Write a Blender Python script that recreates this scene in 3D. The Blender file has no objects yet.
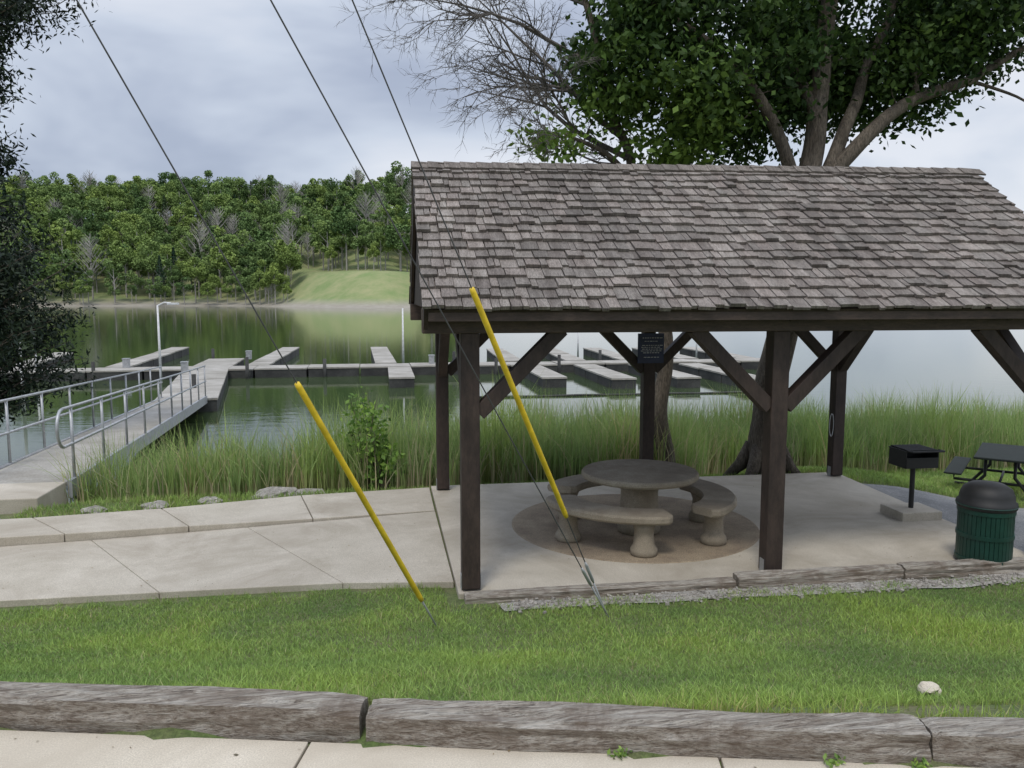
import bpy, math, random
import numpy as np
from mathutils import Vector, Matrix, noise
random.seed(7); rng=np.random.default_rng(7)
scn=bpy.context.scene; COL=scn.collection
def ss(a,b,x):
    t=min(1,max(0,(x-a)/(b-a))); return t*t*(3-2*t)
# ---------------------------------------------------------------- materials
def new_mat(name):
    m=bpy.data.materials.new(name); m.use_nodes=True
    nt=m.node_tree; return m,nt,nt.nodes['Principled BSDF']
def N(nt,t,**k):
    n=nt.nodes.new(t)
    for a,b in k.items(): setattr(n,a,b)
    return n
def c4(c): return (c[0],c[1],c[2],1)
def mixc(nt,fac,a,b,blend='MIX'):
    n=N(nt,'ShaderNodeMix',data_type='RGBA',blend_type=blend)
    for s,v in ((0,fac),(6,a),(7,b)):
        if hasattr(v,'links'): nt.links.new(v,n.inputs[s])
        else: n.inputs[s].default_value=v if s==0 else c4(v)
    return n.outputs[2]
def ramp(nt,src,stops):
    r=N(nt,'ShaderNodeValToRGB'); nt.links.new(src,r.inputs[0])
    els=r.color_ramp.elements
    while len(els)<len(stops): els.new(.5)
    for e,(p,c) in zip(els,stops): e.position=p; e.color=c4(c) if not isinstance(c,(int,float)) else (c,c,c,1)
    return r.outputs[0]
def noise_n(nt,vec,scale,detail=6,rough=.6,dist=0):
    n=N(nt,'ShaderNodeTexNoise'); n.inputs['Scale'].default_value=scale; n.inputs['Detail'].default_value=min(detail,5)
    n.inputs['Roughness'].default_value=rough; n.inputs['Distortion'].default_value=dist
    nt.links.new(vec,n.inputs['Vector']); return n.outputs['Fac']
def coords(nt,stretch=(1,1,1)):
    tc=N(nt,'ShaderNodeTexCoord'); mp=N(nt,'ShaderNodeMapping'); mp.inputs['Scale'].default_value=stretch
    nt.links.new(tc.outputs['Object'],mp.inputs['Vector']); return mp.outputs['Vector']
def bump(nt,bsdf,h,strength,dist=.01):
    b=N(nt,'ShaderNodeBump'); b.inputs['Strength'].default_value=strength; b.inputs['Distance'].default_value=dist
    nt.links.new(h,b.inputs['Height']); nt.links.new(b.outputs[0],bsdf.inputs['Normal'])
def surf(name,ca,cb,scale=3,fine=40,rough=.85,bs=.4,bd=.005,stretch=(1,1,1),stain=None,metal=0,attr=False,fl=(.72,1.22)):
    m,nt,b=new_mat(name); v=coords(nt,stretch)
    n1=noise_n(nt,v,scale,8,.65); n2=noise_n(nt,v,fine,3,.7)
    c=mixc(nt,ramp(nt,n1,[(.35,0.),(.65,1.)]),ca,cb)
    f=ramp(nt,n2,[(.3,fl[0]),(.7,fl[1])])
    c=mixc(nt,1.,c,f,'MULTIPLY')
    if stain:
        v2=coords(nt); n3=noise_n(nt,v2,.7,7,.72,.6)
        c=mixc(nt,ramp(nt,n3,[(.43,0.),(.68,.85)]),c,stain)
    if attr:
        a=N(nt,'ShaderNodeAttribute',attribute_name='Col'); c=mixc(nt,1.,c,a.outputs['Color'],'MULTIPLY')
    nt.links.new(c,b.inputs['Base Color']); b.inputs['Roughness'].default_value=rough; b.inputs['Metallic'].default_value=metal
    bump(nt,b,n2,bs,bd); return m
def plain(name,c,rough=.5,metal=0):
    m,nt,b=new_mat(name); v=coords(nt); n=noise_n(nt,v,9,4,.6)
    cc=mixc(nt,ramp(nt,n,[(.35,.0),(.7,1.)]),[x*.8 for x in c],[min(1,x*1.15) for x in c])
    nt.links.new(cc,b.inputs['Base Color']); b.inputs['Roughness'].default_value=rough; b.inputs['Metallic'].default_value=metal
    return m
def foliage(name,ca,cb,dry=None,var=.5,trans=.25,rough=.6,spec=.25):
    m,nt,b=new_mat(name)
    a=N(nt,'ShaderNodeAttribute',attribute_name='Col')
    sep=N(nt,'ShaderNodeSeparateColor'); nt.links.new(a.outputs['Color'],sep.inputs[0])
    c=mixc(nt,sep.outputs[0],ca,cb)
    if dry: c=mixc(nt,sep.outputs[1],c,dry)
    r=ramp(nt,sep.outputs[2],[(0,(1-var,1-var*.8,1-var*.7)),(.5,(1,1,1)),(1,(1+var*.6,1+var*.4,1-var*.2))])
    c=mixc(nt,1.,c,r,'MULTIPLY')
    nt.links.new(c,b.inputs['Base Color']); b.inputs['Roughness'].default_value=rough
    b.inputs['Specular IOR Level'].default_value=spec
    if trans>0:
        tr=N(nt,'ShaderNodeBsdfTranslucent'); nt.links.new(c,tr.inputs[0])
        mx=N(nt,'ShaderNodeMixShader'); mx.inputs[0].default_value=trans
        nt.links.new(b.outputs[0],mx.inputs[1]); nt.links.new(tr.outputs[0],mx.inputs[2])
        nt.links.new(mx.outputs[0],nt.nodes['Material Output'].inputs[0])
    return m
M={}
M['concrete']=surf('concrete',(.46,.415,.335),(.56,.51,.425),1.3,90,.9,.3,.003,stain=(.33,.285,.22))
M['concrete_fg']=surf('concrete_light',(.55,.49,.39),(.65,.585,.475),1.3,160,.9,.4,.003,stain=(.46,.4,.31))
M['aggregate']=surf('exposed_aggregate',(.24,.185,.13),(.36,.29,.2),3,120,.9,.6,.004,fl=(.45,1.5))
M['table']=surf('table_concrete',(.28,.235,.175),(.39,.34,.26),4,130,.95,.5,.003,stain=(.2,.165,.12),fl=(.6,1.35))
M['joint']=plain('joint_filler',(.14,.12,.095),.9)
M['asphalt']=surf('asphalt_gravel',(.18,.18,.178),(.28,.275,.265),2,60,.95,.8,.01,fl=(.5,1.5))
M['gravel']=surf('gravel',(.3,.285,.26),(.42,.4,.36),8,50,.95,.8,.01,fl=(.5,1.5))
M['brown']=surf('dark_stained_wood',(.03,.019,.015),(.06,.04,.031),2,14,.65,.3,.004,stretch=(3,3,1))
M['beam']=surf('dark_beam_wood',(.05,.033,.025),(.1,.068,.052),2,14,.6,.3,.004,stretch=(1,4,4))
M['shake']=surf('cedar_shake',(.165,.143,.125),(.29,.262,.235),2.,22,.9,.8,.008,stretch=(6,1,1),attr=True,fl=(.5,1.35))
M['steel']=plain('galvanised_steel',(.45,.46,.47),.5,.5)
M['cable']=plain('steel_cable',(.12,.12,.125),.5,.6)
M['yellow']=plain('yellow_plastic',(.78,.55,.03),.45)
M['black']=plain('black_metal',(.018,.018,.018),.6)
M['green']=plain('green_paint',(.007,.045,.032),.45)
M['white']=plain('white_paint',(.75,.75,.75),.5)
M['navy']=plain('navy_sign',(.02,.03,.09),.4)
M['deck']=surf('dock_deck',(.33,.31,.27),(.47,.445,.4),.8,30,.85,.3,.003,stain=(.25,.23,.19))
M['float']=surf('dock_side',(.03,.03,.03),(.075,.075,.07),.8,14,.8,.3,.003)
M['bark']=surf('bark',(.1,.08,.06),(.21,.175,.135),2,18,.95,1.,.03,stretch=(3,3,.6),fl=(.4,1.4))
M['twig']=surf('twig_bark',(.1,.09,.08),(.18,.16,.145),2,18,.95,.3,.005)
M['bark_pale']=surf('bark_pale',(.33,.31,.28),(.45,.43,.39),2,18,.95,.6,.02,stretch=(3,3,.6))
M['rock']=surf('rock',(.24,.22,.19),(.4,.37,.33),4,30,.9,.6,.01,fl=(.5,1.4))
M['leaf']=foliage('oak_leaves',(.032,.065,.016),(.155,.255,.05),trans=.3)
M['forest']=foliage('forest_leaves',(.11,.17,.065),(.3,.41,.14),var=.42,trans=0,rough=1,spec=0)  # dark leaf tone lightened, low contrast: distance haze painted into the colour
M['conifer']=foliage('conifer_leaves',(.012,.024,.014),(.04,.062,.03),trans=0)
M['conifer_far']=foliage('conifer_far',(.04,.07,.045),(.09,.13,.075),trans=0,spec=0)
M['reed']=foliage('reed_blades',(.18,.27,.08),(.36,.48,.17),dry=(.5,.42,.27),var=.35,trans=.3)
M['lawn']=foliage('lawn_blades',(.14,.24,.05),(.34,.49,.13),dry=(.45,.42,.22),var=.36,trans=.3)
M['shrub']=foliage('shrub_leaves',(.12,.22,.04),(.27,.44,.1),trans=.35)
M['litter']=foliage('leaf_litter',(.2,.15,.09),(.32,.25,.15),trans=0)
def timber_mat():
    m,nt,b=new_mat('weathered_timber')
    v=coords(nt,(1.0,16,16)); g=noise_n(nt,v,3.2,9,.72,.8); v2=coords(nt,(2.2,70,70)); g2=noise_n(nt,v2,3,5,.7,.3)
    v3=coords(nt); big=noise_n(nt,v3,2.6,7,.75,.6)
    c=ramp(nt,g,[(.3,(.06,.046,.036)),(.4,(.25,.212,.17)),(.52,(.46,.415,.35)),(.72,(.62,.585,.52))])
    c=mixc(nt,1.,c,ramp(nt,g2,[(.34,.35),(.48,1.),(.7,1.15)]),'MULTIPLY')
    c=mixc(nt,ramp(nt,big,[(.5,0.),(.66,.75)]),c,(.17,.125,.09))
    ge=N(nt,'ShaderNodeNewGeometry'); sp=N(nt,'ShaderNodeSeparateXYZ'); nt.links.new(ge.outputs['Normal'],sp.inputs[0])
    mr=N(nt,'ShaderNodeMapRange'); nt.links.new(sp.outputs[2],mr.inputs[0]); mr.inputs[1].default_value=.2; mr.inputs[2].default_value=.8; mr.inputs[3].default_value=.55; mr.inputs[4].default_value=0
    mm=N(nt,'ShaderNodeMath',operation='MULTIPLY'); nt.links.new(mr.outputs[0],mm.inputs[0]); nt.links.new(ramp(nt,g,[(.3,1.),(.7,.3)]),mm.inputs[1])
    c=mixc(nt,mm.outputs[0],c,(.17,.12,.08))
    nt.links.new(c,b.inputs['Base Color']); b.inputs['Roughness'].default_value=.92
    ad=N(nt,'ShaderNodeMath',operation='ADD'); nt.links.new(g,ad.inputs[0]); nt.links.new(g2,ad.inputs[1])
    bump(nt,b,ad.outputs[0],1.,.014); return m
M['timber']=timber_mat()
# ---------------------------------------------------------------- helpers
def link(o,parent=None):
    COL.objects.link(o)
    if parent: o.parent=parent
    return o
def empty(name):
    o=bpy.data.objects.new(name,None); o.empty_display_size=.1; return link(o)
class MB:
    def __init__(s): s.v=[]; s.f=[]; s.c=[]
    def box(s,c,size,rot=None,col=1.):
        c=Vector(c); hx,hy,hz=[a/2 for a in size]; i=len(s.v)
        for x in(-hx,hx):
            for y in(-hy,hy):
                for z in(-hz,hz):
                    p=Vector((x,y,z)); p=(rot@p if rot else p)+c; s.v.append(p[:])
        for f in((0,1,3,2),(4,6,7,5),(0,4,5,1),(2,3,7,6),(0,2,6,4),(1,5,7,3)):
            s.f.append([i+k for k in f]); s.c.append(col)
    def beam(s,a,b,w,h,col=1.):
        a=Vector(a);b=Vector(b);d=b-a; L=d.length; x=d.normalized()
        up=Vector((0,0,1)) if abs(x.z)<.99 else Vector((0,1,0))
        y=up.cross(x).normalized(); z=x.cross(y)
        s.box((a+b)/2,(L,w,h),Matrix((x,y,z)).transposed(),col)
    def tube(s,pts,rad,n=8,cap=True,col=1.):
        pts=[Vector(p) for p in pts]
        if not hasattr(rad,'__len__'): rad=[rad]*len(pts)
        base=len(s.v); ref=None
        for k,p in enumerate(pts):
            d=(pts[min(k+1,len(pts)-1)]-pts[max(k-1,0)]).normalized()
            if ref is None: ref=Vector((1,0,0)) if abs(d.x)<.9 else Vector((0,1,0))
            a=(ref-d*ref.dot(d)).normalized(); b=d.cross(a); ref=a
            for j in range(n):
                t=2*math.pi*j/n; s.v.append((p+(a*math.cos(t)+b*math.sin(t))*rad[k])[:])
        for k in range(len(pts)-1):
            for j in range(n):
                q=base+k*n; s.f.append([q+j,q+(j+1)%n,q+n+(j+1)%n,q+n+j]); s.c.append(col)
        if cap:
            s.f.append([base+j for j in range(n)][::-1]); s.c.append(col)
            q=base+(len(pts)-1)*n; s.f.append([q+j for j in range(n)]); s.c.append(col)
    def lathe(s,c,prof,n=32,a0=0,a1=2*math.pi):
        base=len(s.v); full=abs(a1-a0-2*math.pi)<1e-6; m=n if full else n+1
        for r,z in prof:
            for j in range(m):
                t=a0+(a1-a0)*j/n; s.v.append((c[0]+r*math.cos(t),c[1]+r*math.sin(t),c[2]+z))
        for k in range(len(prof)-1):
            for j in range(n):
                q=base+k*m; s.f.append([q+j,q+(j+1)%m,q+m+(j+1)%m,q+m+j]); s.c.append(1.)
    def obj(s,name,mat,parent=None,smooth=False,bevel=0,col=False):
        me=bpy.data.meshes.new(name); me.from_pydata(s.v,[],s.f); me.update()
        if col:
            a=me.color_attributes.new('Col','FLOAT_COLOR','CORNER'); arr=[]
            for f,c in zip(s.f,s.c):
                cc=(c,c,c) if isinstance(c,float) else c
                arr+=[cc[0],cc[1],cc[2],1.]*len(f)
            a.data.foreach_set('color',arr)
        me.materials.append(mat)
        if smooth: me.polygons.foreach_set('use_smooth',[True]*len(me.polygons))
        o=bpy.data.objects.new(name,me); link(o,parent)
        if bevel:
            md=o.modifiers.new('b','BEVEL'); md.width=bevel; md.segments=2; md.limit_method='ANGLE'
        return o
def fast_mesh(name,V,k,col,mat):
    n=len(V)//k; me=bpy.data.meshes.new(name)
    me.vertices.add(n*k); me.vertices.foreach_set('co',np.asarray(V,dtype=np.float32).ravel())
    me.loops.add(n*k); me.loops.foreach_set('vertex_index',np.arange(n*k,dtype=np.int32))
    me.polygons.add(n); me.polygons.foreach_set('loop_start',np.arange(0,n*k,k,dtype=np.int32))
    me.polygons.foreach_set('loop_total',np.full(n,k,dtype=np.int32))
    me.update(calc_edges=True)
    a=me.color_attributes.new('Col','FLOAT_COLOR','CORNER')
    c=np.ones((n,k,4),dtype=np.float32); c[:,:,:3]=np.asarray(col,dtype=np.float32)[:,None,:]
    a.data.foreach_set('color',c.ravel()); me.materials.append(mat); return me
def leaf_quads(C,size,aspect=.55,flat=.0):
    n=len(C); d=rng.normal(size=(n,3)); d[:,2]=d[:,2]*(1-flat)-.2; d/=np.linalg.norm(d,axis=1)[:,None]
    e=rng.normal(size=(n,3)); e-=d*(e*d).sum(1)[:,None]; e/=np.linalg.norm(e,axis=1)[:,None]
    s=(size*(.6+.8*rng.random(n)))[:,None]; d=d*s; e=e*s*aspect
    V=np.stack([C-d*.5,C+e*.5,C+d*.5,C-e*.5],1); return V.reshape(-1,3)
# ---------------------------------------------------------------- terrain
def Yt(x): x=max(-9,min(9,x)); return 2.94-.222*(x+.11)
def Ysh(x):
    if x<-60: return 300
    if x<0: return 300-60*ss(-60,0,x)
    if x<22: return 240+x*.5
    return min(1100,251+(x-22)*5)
def H(x,y):
    if y>60:
        d=y-Ysh(x)
        if d<-25: return -3
        base=-3+1.9*ss(-25,0,d)
        if d<=0: return base
        wr=1-.8*ss(20,80,x)
        hf=43*ss(-10,150,d)-43*ss(-10,150,0); hc=11*ss(-2,38,d)+33*ss(45,170,d)
        c=ss(-36,-30,x)*(1-ss(8,14,x))
        z=base+(hf*(1-c)+hc*c)*wr+ 1.5*math.sin(x*.05+y*.03)*ss(10,60,d)
        return z
    e=7.15-.3*ss(.3,.6,x)
    s=y-Yt(x)
    if s<0: z=.86
    elif s<.15: z=.86+.11*ss(0,.13,s)
    elif y<e:
        t=(e-y)/(e-Yt(x)-.15); z=-.06+1.03*t**1.45
    else: z=-.06
    if s>.2: z+=.014*noise.noise(Vector((x*1.3,y*1.3,0)))*ss(0,1,abs(y-e))
    z-=.5*ss(6.3,9.5,x)*ss(7,10.5,y)
    yd=10.85+.6*ss(5,8,x)-.5*ss(-3.5,-5,x)
    sl=.6-.36*ss(-4.5,2,x)
    if y>yd: z=max(-3,z-(y-yd)*sl*(1-.4*ss(6,9,x)))
    if x<-5: z=max(z,-3+2.25*math.exp(-((x+10)**2+(y-17)**2)/6))
    return z
def axis(parts):
    o=[]
    for a,b,st in parts: o+=list(np.arange(a,b,st))
    return o+[parts[-1][1]]
xs=axis([(-2400,-200,200),(-200,-12,4),(-12,14,.25),(14,30,1),(30,200,4),(200,2400,200)])
ys=axis([(-600,-20,80),(-20,0,2),(0,20,.2),(20,60,2),(60,210,15),(210,470,5),(470,1000,50),(1000,3000,200)])
V=[(x,y,H(x,y)) for y in ys for x in xs]; nx=len(xs)
F=[(j*nx+i,j*nx+i+1,(j+1)*nx+i+1,(j+1)*nx+i) for j in range(len(ys)-1) for i in range(nx-1)]
me=bpy.data.meshes.new('ground'); me.from_pydata(V,[],F)
me.polygons.foreach_set('use_smooth',[True]*len(F))
GX=np.arange(-12,30.01,.1); GY=np.arange(2,24.01,.1); HG=np.array([[H(x,y) for x in GX] for y in GY])
def Hv(x,y):
    fx=np.clip((x+12)/.1,0,len(GX)-1.001); fy=np.clip((y-2)/.1,0,len(GY)-1.001); i=fx.astype(int); j=fy.astype(int); a=fx-i; b_=fy-j
    return HG[j,i]*(1-a)*(1-b_)+HG[j,i+1]*a*(1-b_)+HG[j+1,i]*(1-a)*b_+HG[j+1,i+1]*a*b_
NG=np.array([[noise.noise(Vector((x*.9,y*.9,7)))+.6*noise.noise(Vector((x*3.1,y*3.1,17))) for x in np.arange(-12,30.01,.2)] for y in np.arange(2,24.01,.2)])
def Nv(x,y):
    fx=np.clip((x+12)/.2,0,NG.shape[1]-1.001); fy=np.clip((y-2)/.2,0,NG.shape[0]-1.001); i=fx.astype(int); j=fy.astype(int); a=fx-i; b_=fy-j
    return NG[j,i]*(1-a)*(1-b_)+NG[j,i+1]*a*(1-b_)+NG[j+1,i]*(1-a)*b_+NG[j+1,i+1]*a*b_
m,nt,b=new_mat('ground_soil_grass')
v=coords(nt); g=N(nt,'ShaderNodeNewGeometry'); sp=N(nt,'ShaderNodeSeparateXYZ'); nt.links.new(g.outputs['Position'],sp.inputs[0])
n1=noise_n(nt,v,2.2,8,.7); n2=noise_n(nt,v,45,3,.7); n3=noise_n(nt,v,.12,8,.7)
near=mixc(nt,ramp(nt,n1,[(.4,0.),(.7,1.)]),(.09,.135,.035),(.16,.145,.075))
near=mixc(nt,1.,near,ramp(nt,n2,[(.3,.6),(.7,1.4)]),'MULTIPLY')
far=mixc(nt,ramp(nt,n3,[(.35,0.),(.65,1.)]),(.19,.26,.09),(.33,.33,.16))
mr=N(nt,'ShaderNodeMapRange'); nt.links.new(sp.outputs[2],mr.inputs[0]); mr.inputs[1].default_value=-.6; mr.inputs[2].default_value=1.6
n4=noise_n(nt,v,.4,6,.8)
far=mixc(nt,mr.outputs[0],mixc(nt,n4,(.2,.17,.12),(.45,.42,.36)),far)
mr2=N(nt,'ShaderNodeMapRange'); nt.links.new(sp.outputs[1],mr2.inputs[0]); mr2.inputs[1].default_value=50; mr2.inputs[2].default_value=70
cc=mixc(nt,mr2.outputs[0],near,far); nt.links.new(cc,b.inputs['Base Color']); b.inputs['Roughness'].default_value=.95
bump(nt,b,n2,.6,.02); me.materials.append(m); link(bpy.data.objects.new('ground',me))
mb=MB(); mb.v=[(-2400,11,-1.2),(2400,11,-1.2),(2400,3000,-1.2),(-2400,3000,-1.2)]; mb.f=[[0,1,2,3]]; mb.c=[1.]
m,nt,b=new_mat('lake_water'); v=coords(nt,(1,2.4,1))
n1=noise_n(nt,v,1.1,4,.6); n2=noise_n(nt,v,.15,3,.5)
nt.links.new(mixc(nt,n2,(.035,.06,.022),(.06,.085,.035)),b.inputs['Base Color'])
b.inputs['Roughness'].default_value=.03; b.inputs['IOR'].default_value=1.34
bump(nt,b,n1,.12,.03); mb.obj('lake_water',m)
def drape(name,x0,x1,y0,y1,mat,off,step=.25,edge=0):
    X=np.linspace(x0,x1,int((x1-x0)/step)+2); Y=np.linspace(y0,y1,int((y1-y0)/step)+2); m=MB()
    for j,y in enumerate(Y):
        for i,x in enumerate(X):
            dx=dy=0
            if edge:
                k=noise.noise(Vector((x*1.7,y*1.7,3)))*edge
                if j in(0,len(Y)-1): dy=k
                if i in(0,len(X)-1): dx=k
            m.v.append((x+dx,y+dy,H(x+dx,y+dy)+off))
    w=len(X)
    m.f=[[j*w+i,j*w+i+1,(j+1)*w+i+1,(j+1)*w+i] for j in range(len(Y)-1) for i in range(w-1)]; m.c=[1.]*len(m.f)
    return m.obj(name,mat,smooth=True)
drape('asphalt_path',6.32,16,7.0,10.3,M['asphalt'],.02,edge=.1)
drape('gravel_strip',.9,6.6,6.33,6.62,M['gravel'],.015,.12,edge=.1)
# ---------------------------------------------------------------- pavements
def prism(mb,poly,z0,ztop):
    i=len(mb.v); n=len(poly)
    for k,(x,y) in enumerate(poly): mb.v.append((x,y,z0))
    for k,(x,y) in enumerate(poly): mb.v.append((x,y,ztop[k] if hasattr(ztop,'__len__') else ztop))
    mb.f.append([i+n+k for k in range(n)]); mb.c.append(1.)
    for k in range(n): mb.f.append([i+k,i+(k+1)%n,i+n+(k+1)%n,i+n+k]); mb.c.append(1.)
mb=MB(); prism(mb,[(.555,6.8),(6.3,6.8),(6.3,8.3),(6.42,10.85),(.52,10.85)],-.2,0.); mb.obj('pavilion_slab',M['concrete'],bevel=.012)
par=empty('walkway')
front=[(-9,7.2),(-5.1,7.2),(-2.02,7.22),(-.45,7.22),(.54,7.1)]
back=[(-9,8.3),(-6.0,8.6),(-3.15,8.92),(-1.6,9.17),(.508,9.54)]
for k in range(4):
    g_=.004; mb=MB()
    prism(mb,[(front[k][0]+g_,front[k][1]),(front[k+1][0]-g_,front[k+1][1]),(back[k+1][0]-g_,back[k+1][1]),(back[k][0]+g_,back[k][1])],-.2,-.002)
    mb.obj('panel',M['concrete'],par,bevel=.006)
mb=MB(); prism(mb,[(-9,7.23),(.5,7.23),(.5,9.5),(-9,8.3)],-.2,-.02); mb.obj('joint_filler',M['joint'],par)
par=empty('upper_walkway')
fr=[(-9,8.32),(-5.6,8.66),(-3.4,8.90),(-2.2,9.08),(-.9,9.31),(.508,9.56)]
bk=[(-9,9.3),(-5.7,9.45),(-4.0,9.62),(-2.7,9.9),(-1.15,10.45),(.5,10.75)]
zz=[.12,.105,.085,.065,.03,.004]
for k in range(5):
    mb=MB(); g_=.006
    prism(mb,[(fr[k][0]+g_,fr[k][1]),(fr[k+1][0]-g_,fr[k+1][1]),(bk[k+1][0]-g_,bk[k+1][1]),(bk[k][0]+g_,bk[k][1])],-.2,[zz[k],zz[k+1],zz[k+1],zz[k]])
    mb.obj('panel',M['concrete'],par,bevel=.008)
par=empty('sidewalk')
dirv=Vector((1,-.222,0)).normalized(); nv=Vector((-dirv.y,dirv.x,0))
def T(s,n): p=Vector((-.11,2.94,0))+dirv*s-nv*n; return (p.x,p.y)
for a,b_ in((-8,-3.2),(-3.19,-1.9),(-1.89,-.22),(-.21,1.3),(1.31,2.8),(2.81,4.3),(4.31,9)):
    mb=MB(); prism(mb,[T(a,1.6),T(b_,1.6),T(b_,.01),T(a,.01)],.6,.9); mb.obj('panel',M['concrete_fg'],par,bevel=.005)
# ---------------------------------------------------------------- timbers
def timber(name,a,b,w,h,zt0,zt1,seed,parent=None,rough=.006):
    a=Vector((a[0],a[1],0)); b=Vector((b[0],b[1],0)); L=(b-a).length; d=(b-a).normalized(); n=Vector((-d.y,d.x,0))
    k=9; pr=[]
    for (x0,y0,x1,y1) in((0,0,0,1),(0,1,1,1),(1,1,1,0),(1,0,0,0)):
        for i in range(k): t=i/k; pr.append((x0+(x1-x0)*t,y0+(y1-y0)*t))
    cnt=int(L/.02)+2; m=MB(); P=len(pr)
    for i in range(cnt):
        s=i/(cnt-1); zt=zt0+(zt1-zt0)*s
        ed=min(i,cnt-1-i); ef=1-.05*max(0,1-ed/2)
        for (u,v) in pr:
            cx,cy=u-.5,v-.5
            rr=math.hypot(cx,cy); f=(1-.1*max(0,(rr-.5)/.2))*ef
            p=a+d*(s*L)+n*((cx*f+.5)*w)+Vector((0,0,zt-h+(cy*f+.5)*h))
            nn=noise.noise(Vector((s*L*1.2+seed,u*7,v*7)))*rough*2.2+noise.noise(Vector((s*L*6+seed,u*16,v*16)))*rough
            nn-=max(0,noise.noise(Vector((s*L*2.2+seed*3,u*5+9,v*5)))-.32)*rough*9
            nn-=max(0,noise.noise(Vector((s*L*1.1+seed,u*26,v*26)))-.34)*rough*8
            p+=(n*cx+Vector((0,0,cy)))*2*nn
            m.v.append(p[:])
    for i in range(cnt-1):
        for j in range(P): m.f.append([i*P+j,i*P+(j+1)%P,(i+1)*P+(j+1)%P,(i+1)*P+j]); m.c.append(1.)
    m.f.append(list(range(P))[::-1]); m.f.append([(cnt-1)*P+j for j in range(P)]); m.c+=[1.,1.]
    return m.obj(name,M['timber'],parent,smooth=False)
def T0(s,n=0): p=Vector((-.11,2.94,0))+dirv*s+nv*n; return (p.x,p.y)
timber('landscape_timber',T0(-2.55),T0(-.03,.01),.155,.26,1.03,1.025,1.3)
timber('landscape_timber',T0(.0,-.02),T0(2.05,-.01),.165,.26,1.015,1.02,5.7)
timber('landscape_timber',T0(2.06,.0),T0(4.5,-.0),.16,.26,1.015,1.02,9.7)
timber('landscape_timber',T0(-5),T0(-2.57),.16,.26,1.03,1.025,13.7)
timber('landscape_timber',(.6,6.64),(3.03,6.64),.15,.22,.03,.035,2.3)
timber('landscape_timber',(3.05,6.63),(4.65,6.63),.155,.24,.075,.08,8.3)
timber('landscape_timber',(4.67,6.63),(7.1,6.64),.155,.24,.085,.07,17.3)
# ---------------------------------------------------------------- pavilion
pav=empty('picnic_pavilion')
X0,Y0,S,D=.67,6.9,2.8,3.72; X2=X0+2*S; Y1=Y0+D; PW=.16
posts=MB(); br=MB()
for X in(X0,X0+S,X2):
    for Y in(Y0,Y1):
        posts.box((X,Y,1.125+.01),(PW,PW,2.25-.02))
posts.obj('posts',M['brown'],pav,bevel=.008)
mb=MB()
for X in(X0,X0+S,X2):
    for Y in(Y0,Y1):
        for s in(-1,1): mb.box((X+s*(PW/2+.004),Y,.07),(.006,.08,.14))
mb.obj('post_base_brackets',M['steel'],pav)
bm=MB()
for Y in(Y0,Y1): bm.box(((X0+X2)/2,Y,2.355),(X2-X0+.8,.19,.21))
bm.obj('long_beams',M['beam'],pav,bevel=.008)
bm=MB()
for X in(X0,X0+S,X2): bm.box((X,(Y0+Y1)/2,2.36),(.14,D-.2,.19))
bm.obj('tie_beams',M['brown'],pav,bevel=.006)
for Y in(Y0,Y1):
    for X in(X0,X0+S,X2):
        for sgn in(-1,1):
            if (X==X0 and sgn<0) or (X==X2 and sgn>0): continue
            br.beam((X+sgn*.075,Y,1.56),(X+sgn*.80,Y,2.28),.125,.125)
for X in(X0,X2):
    for Y,sgn in((Y0,1),(Y1,-1)): br.beam((X,Y+sgn*.075,1.56),(X,Y+sgn*.8,2.28),.12,.125)
br.obj('knee_braces',M['brown'],pav,bevel=.006)
XL,XR=.28,6.72; YR=8.76; ZR=3.94; YE=6.56; ZE=2.455
ang=math.atan2(ZR-ZE,YR-YE); SL=math.hypot(ZR-ZE,YR-YE)
rf=MB(); gb=MB(); sh=MB()
for sgn in(1,-1):
    def P(x,s,n):
        y=YE+s*math.cos(ang)-n*math.sin(ang); z=ZE+s*math.sin(ang)+n*math.cos(ang)
        z+=(x-3.5)*.012*(s/SL)
        if sgn<0: y=2*YR-y
        return (x,y,z)
    def slab(m,x0,x1,s0,s1,n0,n1,col=1.,hn0=None,hn1=None,sk=0):
        hn0=n0 if hn0 is None else hn0; hn1=n1 if hn1 is None else hn1
        i=len(m.v); m.v+=[P(x0,s0,n0),P(x1,s0+sk,n0),P(x1,s0+sk,n1),P(x0,s0,n1),P(x0,s1,hn0),P(x1,s1,hn0),P(x1,s1,hn1),P(x0,s1,hn1)]
        for f in((0,1,2,3),(4,7,6,5),(3,2,6,7),(0,4,5,1),(0,3,7,4),(1,5,6,2)): m.f.append([i+k for k in f]); m.c.append(col)
    slab(rf,XL+.03,XR-.03,0,SL-.01,-.05,-.004)
    for k in range(9):
        x=XL+.4+k*(XR-XL-.8)/8; slab(rf,x-.025,x+.025,.05,SL-.02,-.17,-.055)
    slab(gb,XL-.005,XL+.028,-.0,SL,-.2,-.002); slab(gb,XR-.028,XR+.005,-.0,SL,-.2,-.002)
    rows=17; ex=SL/rows
    for r in range(rows+1):
        s0=-.035+r*ex; x=XL-.025+random.random()*.02
        while x<XR+.02:
            w=random.choice([.06,.08,.1,.12,.14,.17])*random.uniform(.85,1.15); x1=min(x+w,XR+.025)
            j=random.gauss(0,.013); lift=random.uniform(0,.018); s1=min(s0+ex*1.9,SL+.005)
            warp=noise.noise(Vector((x*.7,r*.4,sgn)))*.022
            c=random.uniform(.7,1.2)*(1+.25*noise.noise(Vector((x*.8,r*.3,5*sgn)))); wm=random.uniform(.96,1.01)
            slab(sh,x,x1-random.uniform(.004,.012),s0+j+warp,s1,.014+lift,.038+lift+random.uniform(0,.012),(c*1.01,c*wm,c*wm*.99),0,.005,random.gauss(0,.005))
            x=x1
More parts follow.
